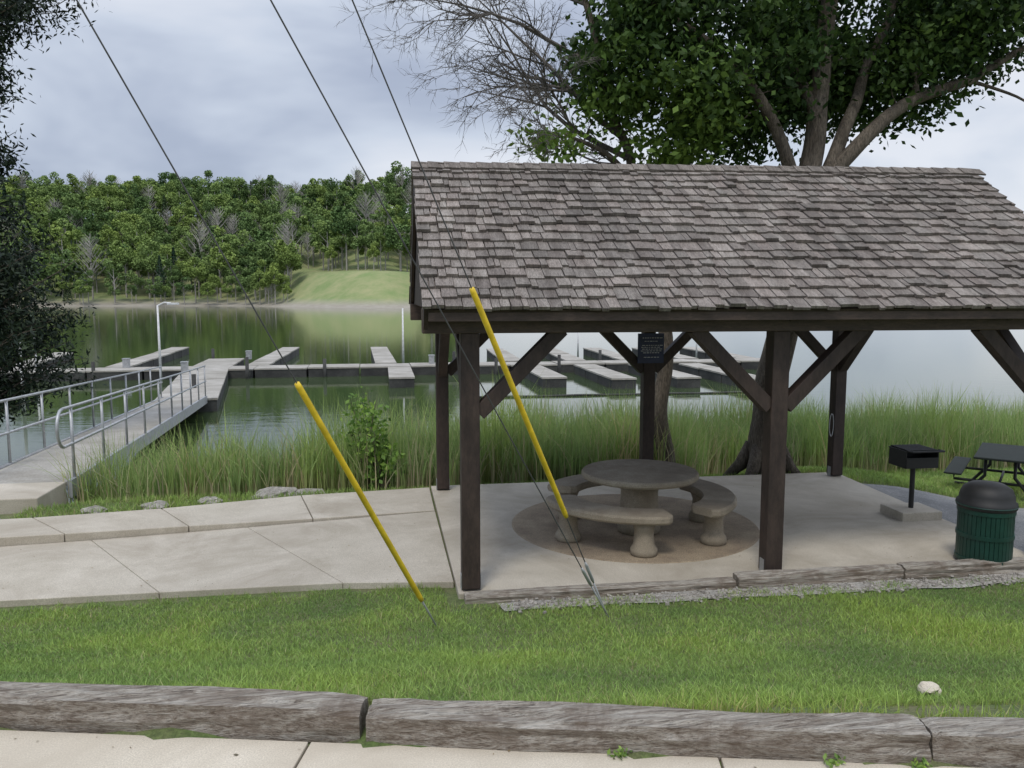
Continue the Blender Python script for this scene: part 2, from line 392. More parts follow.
rf.obj('roof_deck_and_rafters',M['brown'],pav); gb.obj('barge_boards',M['brown'],pav); sh.obj('shake_shingles',M['shake'],pav,col=True)
cap=MB(); x=XL-.03
while x<XR-.15:
    for sgn in(1,-1):
        c=random.uniform(.6,1.05); L=.28
        R=Matrix.Rotation(sgn*ang*.95,3,'X')@Matrix.Rotation(.05,3,'Y')
        cap.box((x+L/2,YR-sgn*.062,ZR+.012+(x-3.5)*.012),(L,.14,.018),R,(c,c*.97,c*.94))
    x+=.17
cap.obj('ridge_cap',M['shake'],pav,col=True)
gw=MB()
for X in(XL+.06,XR-.06):
    i=len(gw.v); t=.02
    for xx in(X-t,X+t): gw.v+=[(xx,YE+.25,ZE+.0),(xx,2*YR-YE-.25,ZE+.0),(xx,YR,ZR-.2)]
    gw.f+=[[i,i+2,i+1],[i+3,i+4,i+5],[i,i+1,i+4,i+3],[i+1,i+2,i+5,i+4],[i+2,i,i+3,i+5]]; gw.c+=[1.]*5
gw.obj('gable_siding',M['brown'],pav)
fb=MB(); fb.box(((XL+XR)/2,YE+.03,ZE-.06),(XR-XL-.06,.03,.07)); fb.obj('fascia',M['beam'],pav)
par=empty('information_sign'); mb=MB(); mb.box((3.47,10.515,1.86),(.36,.02,.4)); mb.obj('panel',M['navy'],par)
mb=MB()
for i,(w,z) in enumerate(((.24,2.0),(.18,1.955),(.25,1.9),(.27,1.875),(.25,1.85),(.28,1.825),(.22,1.8),(.2,1.74))):
    x=3.47-w/2
    while x<3.47+w/2:
        l=random.uniform(.012,.04); mb.box((x+l/2,10.502,z),(l,.004,.007)); x+=l+.012
mb.obj('lettering',M['white'],par)
mb=MB(); mb.tube([(X2-.13+.03*math.cos(t),Y1-.09,.75+.16*math.sin(t)) for t in np.linspace(0,2*math.pi,25)],.006,6,False); mb.obj('rope_loop',M['steel'],smooth=True)
# ---------------------------------------------------------------- picnic table round
CX,CY=2.66,8.42
mb=MB(); mb.lathe((2.69,8.66,0),[(0,.006),(1.36,.006),(1.375,0),(1.375,-.02)],72); mb.obj('aggregate_pad',M['aggregate'])
tab=empty('round_concrete_picnic_table')
mb=MB(); mb.lathe((CX,CY-.06,0),[(0,.6),(.56,.6),(.615,.615),(.63,.635),(.63,.66),(.615,.68),(.0,.685)],64); mb.obj('table_top',M['table'],tab,smooth=False)
mb=MB(); mb.lathe((CX,CY-.06,0),[(.2,.005),(.23,.02),(.235,.1),(.215,.16),(.2,.45),(.24,.6),(0,.602)],40); mb.obj('pedestal',M['table'],tab,smooth=True)
for ac in(227,347,107):
    a0,a1=math.radians(ac-46),math.radians(ac+46); mb=MB(); n=28
    prof=[(.70,.35),(.69,.37),(.69,.41),(.705,.43),(1.03,.43),(1.05,.41),(1.05,.37),(1.035,.35)]
    for j in range(n+1):
        t=a0+(a1-a0)*j/n; e=min(j,n-j)/n; sh_=1-max(0,(.05-e)/.05)**2*.35
        for r,z in prof:
            rr=.87+(r-.87)*sh_; mb.v.append((CX+rr*math.cos(t),CY+rr*math.sin(t),z))
    q=len(prof)
    for j in range(n):
        for k in range(q): mb.f.append([j*q+k,j*q+(k+1)%q,(j+1)*q+(k+1)%q,(j+1)*q+k]); mb.c.append(1.)
    mb.f.append(list(range(q))); mb.f.append([n*q+k for k in range(q)][::-1]); mb.c+=[1.,1.]
    mb.obj('bench_seat',M['table'],tab)
    for da in(-30,30):
        t=math.radians(ac+da); m2=MB(); m2.lathe((CX+.87*math.cos(t),CY+.87*math.sin(t),0),[(.115,.004),(.135,.02),(.135,.07),(.105,.12),(.095,.26),(.13,.35),(0,.352)],24)
        m2.obj('bench_leg',M['table'],tab,smooth=True)
# ---------------------------------------------------------------- trash can
tc=empty('trash_can'); c=(5.73,7.08,0)
c=(5.66,6.89,-.0)
mb=MB(); mb.lathe(c,[(0,.02),(.22,.02),(.22,.53),(0,.53)],32); mb.obj('liner',M['black'],tc)
mb=MB()
for k in range(38):
    t=2*math.pi*k/38; mb.box((c[0]+.235*math.cos(t),c[1]+.235*math.sin(t),.285),(.014,.035,.51),Matrix.Rotation(t,3,'Z'))
for z in(.05,.285,.52): mb.lathe((c[0],c[1],z),[(.242,-.02),(.251,-.02),(.251,.02),(.242,.02),(.242,-.02)],40)
mb.obj('slatted_body',M['green'],tc)
mb=MB(); mb.lathe(c,[(.25,.54),(.262,.555),(.262,.6),(.243,.615),(.235,.67),(.21,.73),(.15,.77),(.06,.787),(0,.789)],40); mb.obj('dome_lid',M['black'],tc,smooth=True)
mb=MB(); mb.lathe((c[0],c[1],0),[(.265,.57),(.268,.575),(.265,.582)],40); mb.obj('lid_rim',M['green'],tc)
# ---------------------------------------------------------------- grill
gr=empty('pedestal_grill'); gx,gy=6.0,8.5
mb=MB(); mb.box((gx,gy,.035),(.5,.44,.13)); mb.obj('concrete_base',M['concrete'],gr,bevel=.012)
mb=MB(); mb.tube([(gx,gy,.08),(gx,gy,.61)],.028,12)
w,d,h=.4,.32,.2; z0=.6
mb.box((gx,gy,z0+.008),(w,d,.012)); mb.box((gx-w/2,gy,z0+h/2),(.012,d,h)); mb.box((gx+w/2,gy,z0+h/2),(.012,d,h)); mb.box((gx,gy+d/2,z0+h/2),(w,.012,h)); mb.box((gx,gy-d/2,z0+h*.3),(w,.012,h*.6))
for k in range(15): mb.box((gx-w/2+.03+k*(w-.06)/14,gy,z0+h+.01),(.01,d+.05,.01))
for yy in(-d/2,0,d/2): mb.box((gx,gy+yy,z0+h-.002),(w+.02,.014,.012))
for sx in(-1,1): mb.tube([(gx+sx*w/2,gy-d/2,z0+h+.01),(gx+sx*(w/2+.0),gy-d/2-.1,z0+h+.01)],.009,6)
mb.tube([(gx-w/2,gy-d/2-.1,z0+h+.01),(gx+w/2,gy-d/2-.1,z0+h+.01)],.012,6)
mb.obj('firebox_and_post',M['black'],gr)
# ---------------------------------------------------------------- picnic table right
pt=empty('metal_picnic_table'); px,py=9.6,11.4; pz=H(px,py)-.06
Rz=Matrix.Rotation(-.75,3,'Z')
def L3(x,y,z): v=Rz@Vector((x,y,0)); return (px+v.x,py+v.y,pz+z)
mb=MB(); mb.box(L3(0,0,.70),(.7,1.5,.035),Rz)
for sx in(-1,1): mb.box(L3(sx*.62,0,.42),(.25,1.5,.03),Rz)
mt=plain('coated_mesh_metal',(.012,.018,.015),.9); mb.obj('top_and_seats',mt,pt,bevel=.012)
mb=MB()
for y in(-.5,.5):
    for sx in(-1,1):
        mb.tube([L3(sx*.2,y,.69),L3(sx*.2,y,.40),L3(sx*.5,y,.03),L3(sx*.7,y,.03)],.025,8)
        mb.tube([L3(0,y,.30),L3(sx*.62,y,.30),L3(sx*.62,y,.41)],.022,8)
mb.tube([L3(0,-.5,.30),L3(0,.5,.30)],.02,8)
mb.obj('tube_frame',M['black'],pt,smooth=True)
# ---------------------------------------------------------------- guy wires
up=empty('utility_pole')
mb=MB(); mb.tube([(-4,1,.5),(-4,1,13.2)],[.17,.11],16); mb.obj('shaft',M['bark'],up,smooth=True)
mb=MB(); mb.box((-4,1,12.7),(2.4,.1,.12)); mb.obj('crossarm',M['bark'],up)
def guy(A,B,g0,g1,name):
    A=Vector(A);B=Vector(B);g=empty(name); d=(B-A).normalized()
    mb=MB(); mb.tube([A-d*.12,B],.0042,6); mb.obj('cable',M['cable'],g)
    mb=MB(); mb.tube([A-d*.2,A+d*.35],.007,8); mb.tube([A+d*.33,A+d*.37,A+d*.52,A+d*.56],[.006,.013,.013,.006],8); mb.obj('turnbuckle',M['steel'],g,smooth=True)
    if g1:
        a=A.lerp(B,g0); b=A.lerp(B,g1); mb=MB(); mb.tube([a,a.lerp(b,.02),a.lerp(b,.985),b],[.016,.019,.019,.016],14); mb.obj('yellow_guard',M['yellow'],g,smooth=True)
guy((1.64,5.96,.1),(-4,1,12.5),.0707,.2026,'guy_wire')
guy((1.64,5.96,.1),(-4,1,10.1),0,0,'guy_wire')
guy((.275,5.64,.25),(-4,1,9.9),.0192,.1884,'guy_wire')
# ---------------------------------------------------------------- gangway & docks
gw=empty('dock_gangway')
A=Vector((-4.92,11.35,.06)); B=Vector((-6.57,27.3,-.72)); d=(B-A).normalized(); n=Vector((-d.y,d.x,0)).normalized()
mb=MB(); mb.beam(A,B,1.25,.06); mb.obj('deck',M['deck'],gw)
mb=MB()
for s in(-1,1): mb.beam(A+n*s*.66+Vector((0,0,-.07)),B+n*s*.66+Vector((0,0,-.07)),.06,.24)
for k in range(9):
    p=A.lerp(B,k/8)+Vector((0,0,-.12)); mb.beam(p-n*.6,p+n*.6,.06,.12)
mb.obj('side_stringers',M['steel'],gw)
mb=MB(); U=Vector((0,0,1))
for s in(-1,1):
    o=n*s*.66
    for k in range(10):
        p=A.lerp(B,(k+.15)/9.3)+o; mb.tube([p,p+U*1.02],.022,8)
    for hh in(1.02,.52):
        a=A.lerp(B,-.01)+o+U*hh; b=A.lerp(B,1.0)+o+U*hh; mb.tube([a,b],.022,8)
    a=A.lerp(B,-.01)+o
    mb.tube([a+U*1.02]+[a+U*.77-d*.26*math.sin(t)+U*.25*math.cos(t) for t in np.linspace(0,math.pi,9)]+[a+U*.52],.022,8)
mb.obj('railings',M['steel'],gw,smooth=True)
mb=MB(); mb.box((-5.3,10.95,-.12),(2.0,.9,.44)); mb.box((-5.3,10.5,-.3),(2.1,.5,.35));mb.obj('gangway_abutment',M['concrete'],bevel=.015)
mb=MB()
for k in range(5):
    mb.tube([(-6.2-k*1.2,11.2+k*.5,-.6),(-6.2-k*1.2,11.2+k*.5,1.0)],.024,8)
for z in(1.0,.55): mb.tube([(-6.2,11.2,z),(-11,13.2,z)],.024,8)
mb.obj('bank_railing',M['steel'],smooth=True)
dk=empty('floating_dock'); WZ=-1.2; DZ=-.76
def dock(x0,y0,x1,y1,w,split=2.4,nm='dock_section'):
    a=Vector((x0,y0,0)); b=Vector((x1,y1,0)); L=(b-a).length; k=max(1,round(L/split)); dd=(b-a).normalized()
    mb=MB(); ms=MB()
    for i in range(k):
        p=a.lerp(b,(i+.008)/k); q=a.lerp(b,(i+.992)/k); z=Vector((0,0,DZ-.035+random.gauss(0,.008))); mb.beam(p+z,q+z,w,.07)
        z2=Vector((0,0,DZ-.3)); ms.beam(p+z2+dd*.03,q+z2-dd*.03,w-.05,.455)
    mb.obj(nm,M['deck'],dk); ms.obj('float',M['float'],dk)
dock(-6.5,27.2,-8.2,38.1,1.9)
dock(-30,38.5,20,39.9,1.7)
dock(-8.2,38.1,-8.6,45,1.8)
for x,ya,yb,sx in((-17.2,39.7,51,-.15),(-12.6,40.1,55,-.05),(-6.3,40.2,54,0),(-.2,40.6,53.5,-.04),(-23,39.7,50,-.15)): dock(x,ya,x+sx*(yb-ya),yb,1.05)
for x in(6.2,9.5,12.4,15.6,18.8):
    dock(x,40.9,x+.3,50.5,1.05)
for x,yb in((.42,33.3),(6.6,32.4),(9.3,31.6),(12.0,31.5),(14.6,30.6)): dock(x,38.3,x+.05,yb,1.05)
def lamp(x,y,h,arm,z=DZ):
    e=empty('dock_lamp'); mb=MB(); mb.tube([(x,y,z-.6),(x,y,z+h)],[.06,.04],10); mb.obj('mast',M['white'],e,smooth=True)
    if arm:
        mb=MB(); mb.tube([(x,y,z+h-.02),(x+arm*.5,y,z+h+.12),(x+arm,y,z+h+.1)],.03,8); mb.box((x+arm*1.15,y,z+h+.07),(.45,.2,.08)); mb.obj('arm_and_head',M['white'],e)
lamp(-9.75,36.6,2.9,.55); lamp(.7,43.5,2.65,0); lamp(-16.3,40.6,1.7,0); lamp(11.5,49,1.6,0); lamp(18,46,1.6,0); lamp(-11.9,28.5,1.9,0)
for (x,y,h) in((-7.0,30.5,.5),(-6.4,38.0,.55),(-9.3,45,.5),(3.2,41,.5),(8,38,.5),(-3,38.4,.4),(-13,38.2,.4),(12,38,.4),(5,38.3,.35),(10.8,41,.5),(14,41,.5)):
    mb=MB(); mb.tube([(x,y,-1.8),(x,y,DZ+h)],.08,10); mb.obj('mooring_pile',M['float'],smooth=True)
mb=MB()
for x,y in((-8.9,37.2),(-7.3,44),(2,39.6),(-12,39.5)):
    mb.box((x,y,DZ+.2),(.26,.26,.4)); mb.box((x,y,DZ+.42),(.3,.3,.05))
mb.obj('dock_power_box',M['steel'])
mb=MB(); mb.tube([(3.2+i*.5,29.6,-1.17+.01*math.sin(i)) for i in range(24)],.04,8); mb.obj('floating_boom',M['float'],smooth=True)
# ---------------------------------------------------------------- grasses
def vis(x,y,mar=1.2):
    zc=.149*x+.989*y; l=.989*x-.149*y
    return (zc>1)&(np.abs(l)<zc*.63+mar)
def scatter(x0,x1,y0,y1,dens,cond):
    n=int((x1-x0)*(y1-y0)*dens); x=rng.uniform(x0,x1,n); y=rng.uniform(y0,y1,n); k=vis(x,y)&cond(x,y); return x[k],y[k]
def blades(x,y,h0,h1,w,lean,seg,mat,name,dry,curve,par,hm=None,zmin=None,patch=.5):
    n=len(x); z=Hv(x,y)-.004
    if zmin is not None: z=np.maximum(z,zmin)
    base=np.c_[x,y,z]; pn=Nv(x,y); pn2=Nv(y*.7+3,x*.7+9)
    a=rng.uniform(0,2*np.pi,n); hh=rng.uniform(h0,h1,n)*(1+.45*pn)
    if hm is not None: hh*=hm
    ln=np.abs(rng.normal(0,lean,n))*hh
    dirn=np.c_[np.cos(a),np.sin(a),np.zeros(n)]; b=rng.uniform(0,2*np.pi,n); side=np.c_[np.cos(b),np.sin(b),np.zeros(n)]
    ww=w*rng.uniform(.7,1.3,n); Q=[];C=[]; r=rng.random(n)
    dr=(rng.random(n)<dry*(1+2.2*np.clip(pn2,-.4,1)))*rng.uniform(.5,1,n); bl=np.clip(.5+patch*pn+rng.normal(0,.12,n),0,1)
    zr=np.zeros(n)
    for k in range(seg):
        t0,t1=k/seg,(k+1)/seg
        def pt(t): return base+dirn*(ln*t**(1+curve))[:,None]+np.c_[zr,zr,hh*(t-.12*t*t)]
        w0=(ww*(1-t0**1.5))[:,None]*.5; w1=(ww*(1-t1**1.5)+.0006)[:,None]*.5
        p0,p1=pt(t0),pt(t1)
        Q.append(np.stack([p0-side*w0,p0+side*w0,p1+side*w1,p1-side*w1],1).reshape(-1,3))
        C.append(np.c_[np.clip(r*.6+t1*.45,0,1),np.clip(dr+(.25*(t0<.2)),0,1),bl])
    return link(bpy.data.objects.new(name,fast_mesh(name,np.concatenate(Q),4,np.concatenate(C),mat)),par)
lawn=empty('lawn_grass')
YT=lambda x:2.94-.222*(x+.11)
inl=lambda x,y:(y>YT(x)+.19)&(y<np.where(x<.45,7.08,6.4)+.06*Nv(x*3,y*3))
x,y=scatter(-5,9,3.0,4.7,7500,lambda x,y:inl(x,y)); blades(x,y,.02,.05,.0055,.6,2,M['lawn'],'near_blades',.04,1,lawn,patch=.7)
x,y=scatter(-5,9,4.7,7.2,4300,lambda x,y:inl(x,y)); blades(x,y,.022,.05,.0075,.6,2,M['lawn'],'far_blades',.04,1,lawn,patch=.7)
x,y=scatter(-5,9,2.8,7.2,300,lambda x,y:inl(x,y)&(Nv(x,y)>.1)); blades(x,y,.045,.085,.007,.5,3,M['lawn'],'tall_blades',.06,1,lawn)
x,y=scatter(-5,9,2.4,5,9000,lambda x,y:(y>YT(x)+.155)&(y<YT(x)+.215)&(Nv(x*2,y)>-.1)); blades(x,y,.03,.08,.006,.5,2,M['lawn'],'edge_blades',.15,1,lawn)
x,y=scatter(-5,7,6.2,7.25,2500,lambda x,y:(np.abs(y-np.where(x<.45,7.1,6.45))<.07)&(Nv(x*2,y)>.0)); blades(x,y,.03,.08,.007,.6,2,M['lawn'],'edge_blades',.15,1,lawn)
def backc(x,y):
    l=(x<.6)&(y>np.interp(x,[-6,-4,-2.7,-1.15,.6],[9.7,9.9,10.15,10.65,11.0]))&(y<12.4)&(x>-4.4)
    r=(x>=.6)&(x<6.4)&(y>11.0)&(y<np.where(x<5,12.6,15.5)); q=(x>=6.4)&(y>10.4)&(y<16)
    return l|r|q
x,y=scatter(-5,18,9.6,16,1300,backc); blades(x,y,.05,.12,.011,.5,2,M['lawn'],'bank_blades',.08,1,lawn)
reeds=empty('reed_bed')
R0=lambda x:np.interp(x,[-4.3,-2,1,4.5,6,9,27],[11.5,11.3,11.5,11.9,14.0,14.8,16]); R1=lambda x:np.interp(x,[-4.5,-3,0,3,10,27],[14.6,15.4,16.3,17.2,18.4,20])
x,y=scatter(-4.4,27,11.2,21,430,lambda x,y:(y>R0(x)+.5*Nv(x*2,y*2))&(y<R1(x)))
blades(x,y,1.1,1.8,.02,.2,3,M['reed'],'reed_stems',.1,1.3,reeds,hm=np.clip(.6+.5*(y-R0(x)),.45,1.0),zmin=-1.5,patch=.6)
x,y=scatter(-4.4,27,11.2,21,90,lambda x,y:(y>R0(x)-.2)&(y<R1(x)))
blades(x,y,.5,1.2,.018,.5,3,M['reed'],'dead_stalks',.8,1.,reeds,zmin=-1.4)
for (u,s) in((.95,.5),(1.7,.4),(2.0,.3)):
    p=T0(u,-.035); wd=empty('weed'); C=np.array([[p[0]+random.gauss(0,.02),p[1]+random.gauss(0,.008),.905+abs(random.gauss(0,.014))] for _ in range(40)])
    link(bpy.data.objects.new('leaves',fast_mesh('leaves',leaf_quads(C,.02),4,np.c_[rng.random(40),np.zeros(40),rng.random(40)],M['lawn'])),wd)
C=[]
for k in range(300):
    x=random.uniform(-4,6.2); y=random.uniform(7.3,10.7) if random.random()<.7 else random.uniform(6.85,7.6)
    if x<.5 and y>8.9+.18*(x+3): continue
    C.append((x,y,.008))
for k in range(30):
    p=T(random.uniform(-2,2.6),abs(random.gauss(0,.08))+.02); C.append((p[0],p[1],.904))
C=np.array(C); q=leaf_quads(C,.02,.6).reshape(-1,4,3); q[:,:,2]=C[:,None,2]+(q[:,:,2]-C[:,None,2])*.15; n=len(C)
link(bpy.data.objects.new('leaf_litter',fast_mesh('leaf_litter',q.reshape(-1,3),4,np.c_[rng.random(n),np.zeros(n),rng.random(n)],M['litter'])))
def rock(name,x,y,s,zoff=0,flat=.5,mat='rock',par=None):
    import bmesh
    bm=bmesh.new(); bmesh.ops.create_icosphere(bm,subdivisions=3,radius=1); sd=random.random()*50
    for v in bm.verts:
        v.co*=1+.45*noise.noise(v.co*1.2+Vector((sd,0,0)))+.15*noise.noise(v.co*4+Vector((sd,0,0)))
        v.co.z*=flat; v.co*=s
    me=bpy.data.meshes.new(name); bm.to_mesh(me); bm.free(); me.materials.append(M[mat])
    o=bpy.data.objects.new(name,me); o.location=(x,y,H(x,y)+zoff); o.rotation_euler=(0,0,random.random()*6); link(o,par); return o
rock('rock',2.45,3.27,.05,.035,.6,'concrete_fg')
for (x,y,s) in((-2.9,10.4,.17),(-1.55,10.95,.3),(-1.1,11.05,.22),(-2.3,10.6,.15),(-3.6,10.3,.14),(-4.2,11.0,.2),(-4.0,11.5,.25),(-4.1,12,.3)): rock('shore_rock',x,y,s,.03,.3)
peb=MB()
for k in range(900):
    x=random.uniform(1.0,6.6); y=6.47+random.gauss(0,.09)
    s=random.uniform(.006,.018); z=H(x,y)+.02
    peb.box((x,y,z),(s*2,s*1.6,s*1.2),Matrix.Rotation(random.random()*6,3,'Z')@Matrix.Rotation(random.random(),3,'X'))
for k in range(500):
    x=random.uniform(-4.6,.4); y=float(np.interp(x,[-5,-2,.5],[9.65,10.2,10.9]))+random.gauss(0.1,.12)
    s=random.uniform(.006,.02); peb.box((x,y,H(x,y)+.01),(s*2,s*1.6,s*1.2),Matrix.Rotation(random.random()*6,3,'Z'))
peb.obj('gravel_pebbles',M['rock'])
# ---------------------------------------------------------------- trees
def curve_pts(a,b,n,wob,sag=0):
    a=Vector(a);b=Vector(b);L=(b-a).length;sd=random.random()*100; out=[]
    for i in range(n+1):
        t=i/n; p=a.lerp(b,t); e=math.sin(math.pi*t)
        p+=Vector((noise.noise(Vector((sd,t*2.5,0))),noise.noise(Vector((sd,t*2.5,9))),noise.noise(Vector((sd,t*2.5,20)))))*wob*L*min(1,t*3)+Vector((0,0,sag*L*e)); out.append(p)
    return out
def spline(pts,n=6):
    pts=[Vector(p) for p in pts]; o=[]
    for i in range(len(pts)-1):
        p0=pts[max(0,i-1)];p1=pts[i];p2=pts[i+1];p3=pts[min(len(pts)-1,i+2)]
        for k in range(n):
            t=k/n; o.append(.5*((2*p1)+(p2-p0)*t+(2*p0-5*p1+4*p2-p3)*t*t+(3*p1-p0-3*p2+p3)*t**3))
    return o+[pts[-1]]
def build_tree(name,limbs,ells,nleaf,leafsize,clr,leafmat,bark,droop=.15,thr=-.12):
    e=empty(name); mb=MB(); nodes=[]
    for pts,r0,r1 in limbs:
        sp=spline(pts,7); n=len(sp); rad=[r0+(r1-r0)*(i/(n-1))**.8 for i in range(n)]
        sd=random.random()*9
        for i in range(1,n-1): sp[i]=sp[i]+Vector((noise.noise(sp[i]*1.3+Vector((sd,0,0))),noise.noise(sp[i]*1.3+Vector((0,sd,0))),0))*.12*min(1,i/4)
        mb.tube(sp,rad,12 if r0>.1 else 8)
        nodes+=[(p,r) for p,r in zip(sp,rad) if p.z>3.3]
    cl=[]
    for c,r,cnt in ells:
        k=0
        while k<cnt:
            v=Vector((random.gauss(0,1),random.gauss(0,1),random.gauss(0,1))).normalized()*random.random()**.42
            p=Vector((c[0]+v.x*r[0],c[1]+v.y*r[1],c[2]+v.z*r[2]))
            if noise.noise(Vector((p.x*.95+3,p.y*.35,p.z*.95+3)))<thr:
                if random.random()<.93: k+=.3; continue
            cl.append(p); k+=1
    cl.sort(key=lambda p:min((p-q).length for q,_ in nodes[::3]))
    for p in cl:
        best=min(nodes,key=lambda q:(q[0]-p).length+ (.35 if q[0].z>p.z+.3 else 0))
        q,r=best; L=(p-q).length
        if L<.05: continue
        r0=min(r*.6,.012+.012*L); sp=curve_pts(q,p,4,.12,.06); rr=[r0*(1-.75*i/4) for i in range(5)]
        mb.tube(sp,rr,5,False); nodes+=[(sp[i],rr[i]) for i in(2,3,4)]
    mb.obj('trunk_and_branches',bark,e,smooth=True)
    C=[];K=[];B=[]
    for p in cl:
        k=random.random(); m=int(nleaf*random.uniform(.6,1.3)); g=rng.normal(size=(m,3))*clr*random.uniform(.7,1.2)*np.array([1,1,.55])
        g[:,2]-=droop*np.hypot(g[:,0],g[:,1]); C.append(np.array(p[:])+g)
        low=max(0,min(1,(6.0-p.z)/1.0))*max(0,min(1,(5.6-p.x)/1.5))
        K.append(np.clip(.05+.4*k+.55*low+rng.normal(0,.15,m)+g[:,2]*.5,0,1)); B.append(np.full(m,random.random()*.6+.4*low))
    C=np.concatenate(C);K=np.concatenate(K);B=np.concatenate(B)
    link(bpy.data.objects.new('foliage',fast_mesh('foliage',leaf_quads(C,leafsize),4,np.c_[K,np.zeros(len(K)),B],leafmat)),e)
    return e
build_tree('oak_tree',[
 ([(5.55,11.35,-.35),(5.57,11.35,.05),(5.62,11.35,.9),(5.85,11.35,2.8),(6.05,11.4,4.1),(6.28,11.45,5.6),(6.45,11.5,8),(6.3,11.6,11)],.34,.07),
 ([(6.05,11.4,3.9),(6.8,11.35,4.75),(7.7,11.3,5.45),(8.6,11.4,5.75),(9.6,11.5,6.3),(10.6,11.5,6.5)],.14,.03),
 ([(6.4,11.4,4.3),(7.0,11.6,5.6),(7.6,11.8,7.0),(8.6,12,9)],.12,.03),
 ([(6.0,11.4,4.0),(5.4,11.2,5.1),(4.6,11.2,5.9),(3.7,11.3,6.6),(3.0,11.4,7.6)],.11,.03),
 ([(6.2,11.4,5.2),(5.6,11.9,6.6),(5,12.3,8.3),(4.3,12.4,10)],.1,.02),
 ([(8.6,11.4,5.75),(9.2,11.2,5.5),(9.8,11.1,5.0)],.035,.008),
 ([(7.7,11.3,5.45),(8.0,11.6,6.2),(8.9,12,7.1)],.06,.02),
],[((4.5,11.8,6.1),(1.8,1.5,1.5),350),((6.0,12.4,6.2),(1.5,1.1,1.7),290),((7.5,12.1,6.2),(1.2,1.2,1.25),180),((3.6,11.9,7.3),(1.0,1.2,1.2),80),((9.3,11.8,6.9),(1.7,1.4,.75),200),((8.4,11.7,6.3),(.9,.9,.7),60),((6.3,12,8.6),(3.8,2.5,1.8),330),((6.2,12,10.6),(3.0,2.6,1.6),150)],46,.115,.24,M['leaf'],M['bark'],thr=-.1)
fl=MB()
for k in range(7):
    t=k*.9+.2; fl.tube([(5.56+.2*math.cos(t),11.35+.2*math.sin(t),.35),(5.56+.36*math.cos(t),11.35+.36*math.sin(t),.02),(5.56+.6*math.cos(t),11.35+.6*math.sin(t),-.2)],[.1,.1,.05],8)
fl.obj('root_flare',M['bark'],bpy.data.objects['oak_tree'],smooth=True)
build_tree('maple_tree',[
 ([(4.2,11.95,-.4),(4.2,11.95,.2),(4.17,11.95,1.5),(4.05,11.95,3),(3.7,12,4.2),(3.2,12,5.6),(2.8,12.1,7.4)],.165,.04),
 ([(3.75,12,4.0),(3.1,11.7,4.6),(2.5,11.6,4.85)],.06,.02),
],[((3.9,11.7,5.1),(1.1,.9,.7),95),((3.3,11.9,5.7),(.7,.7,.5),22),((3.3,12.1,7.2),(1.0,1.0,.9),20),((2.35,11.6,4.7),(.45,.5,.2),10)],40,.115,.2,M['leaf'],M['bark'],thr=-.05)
def dead(e):
    mb=MB()
    def rec(p,d,L,r,lv):
        n=6; pts=[p]
        for i in range(n):
            d=(d+Vector((random.gauss(0,.13),random.gauss(0,.13),random.gauss(0,.12)+(.03 if lv<2 else -.02)))).normalized(); pts.append(pts[-1]+d*L/n)
        mb.tube(pts,[r*(1-.8*i/n) for i in range(n+1)],6 if lv<2 else 4,False)
        if lv<4:
            for k in range((9,7,5,3)[lv]):
                i=random.randint(1,n); dd=(pts[i]-pts[i-1]).normalized()
                s=Vector((random.gauss(0,1),random.gauss(0,.7),random.gauss(0,1))); s=(s-dd*s.dot(dd)).normalized()
                rec(pts[i],(dd*.8+s*.6).normalized(),L*random.uniform(.35,.6),r*(1-.8*i/n)*.6+.002,lv+1)
    for a,d,L,r in (((3.45,12,4.9),(-1,0,.75),3.0,.05),((3.55,12,4.6),(-1,.1,.35),2.9,.045),((3.1,12,5.9),(-1,-.1,.5),2.6,.04),((2.9,12.1,6.8),(-1,0,.3),2.5,.035),((3.6,12,4.4),(-.8,0,.05),1.9,.025)):
        rec(Vector(a),Vector(d).normalized(),L,r,0)
    mb.obj('bare_branches',M['twig'],e)
dead(bpy.data.objects['maple_tree'])
def juniper():
    e=empty('juniper_tree'); bx,by=-8.35,17; mb=MB()
    mb.tube(spline([(bx,by,-1.2),(bx+.05,by,1.5),(bx+.3,by,4),(bx+.6,by,6),(bx+.5,by,11)],6),[.2-.006*i for i in range(25)],10)
    C=[]
    for k in range(430):
        z=random.uniform(.1,10.5); R=np.interp(z,[0,.6,2,4.0,4.8,6,7.3,7.9,8.6,9.2,10.5],[1.3,2.2,2.5,2.2,1.3,1.1,1.3,2.7,3.0,1.9,.6])
        a=random.uniform(0,6.28); r=R*random.random()**.45*random.uniform(.75,1.1); tip=Vector((bx+.1+r*math.cos(a),by+r*math.sin(a),z+random.uniform(-.1,.3)))
        root=Vector((bx+.12,by,max(0,z-.5*r))); mb.tube(curve_pts(root,tip,4,.1,.05),[.03,.02,.015,.01,.005],5,False)
        m=230; t=rng.random(m)**.6; P=np.array(root[:])[None]*(1-t[:,None])+np.array(tip[:])[None]*t[:,None]
        ok=t>.35; g=rng.normal(size=(m,3))*np.array([.2,.2,.13]); C.append((P+g)[ok])
    mb.obj('trunk_and_branches',M['bark'],e,smooth=True)
    C=np.concatenate(C); K=np.clip(rng.normal(.35,.25,len(C)),0,1)
    link(bpy.data.objects.new('foliage',fast_mesh('foliage',leaf_quads(C,.13,.3),4,np.c_[K,K*0,K],M['conifer'])),e)
juniper()
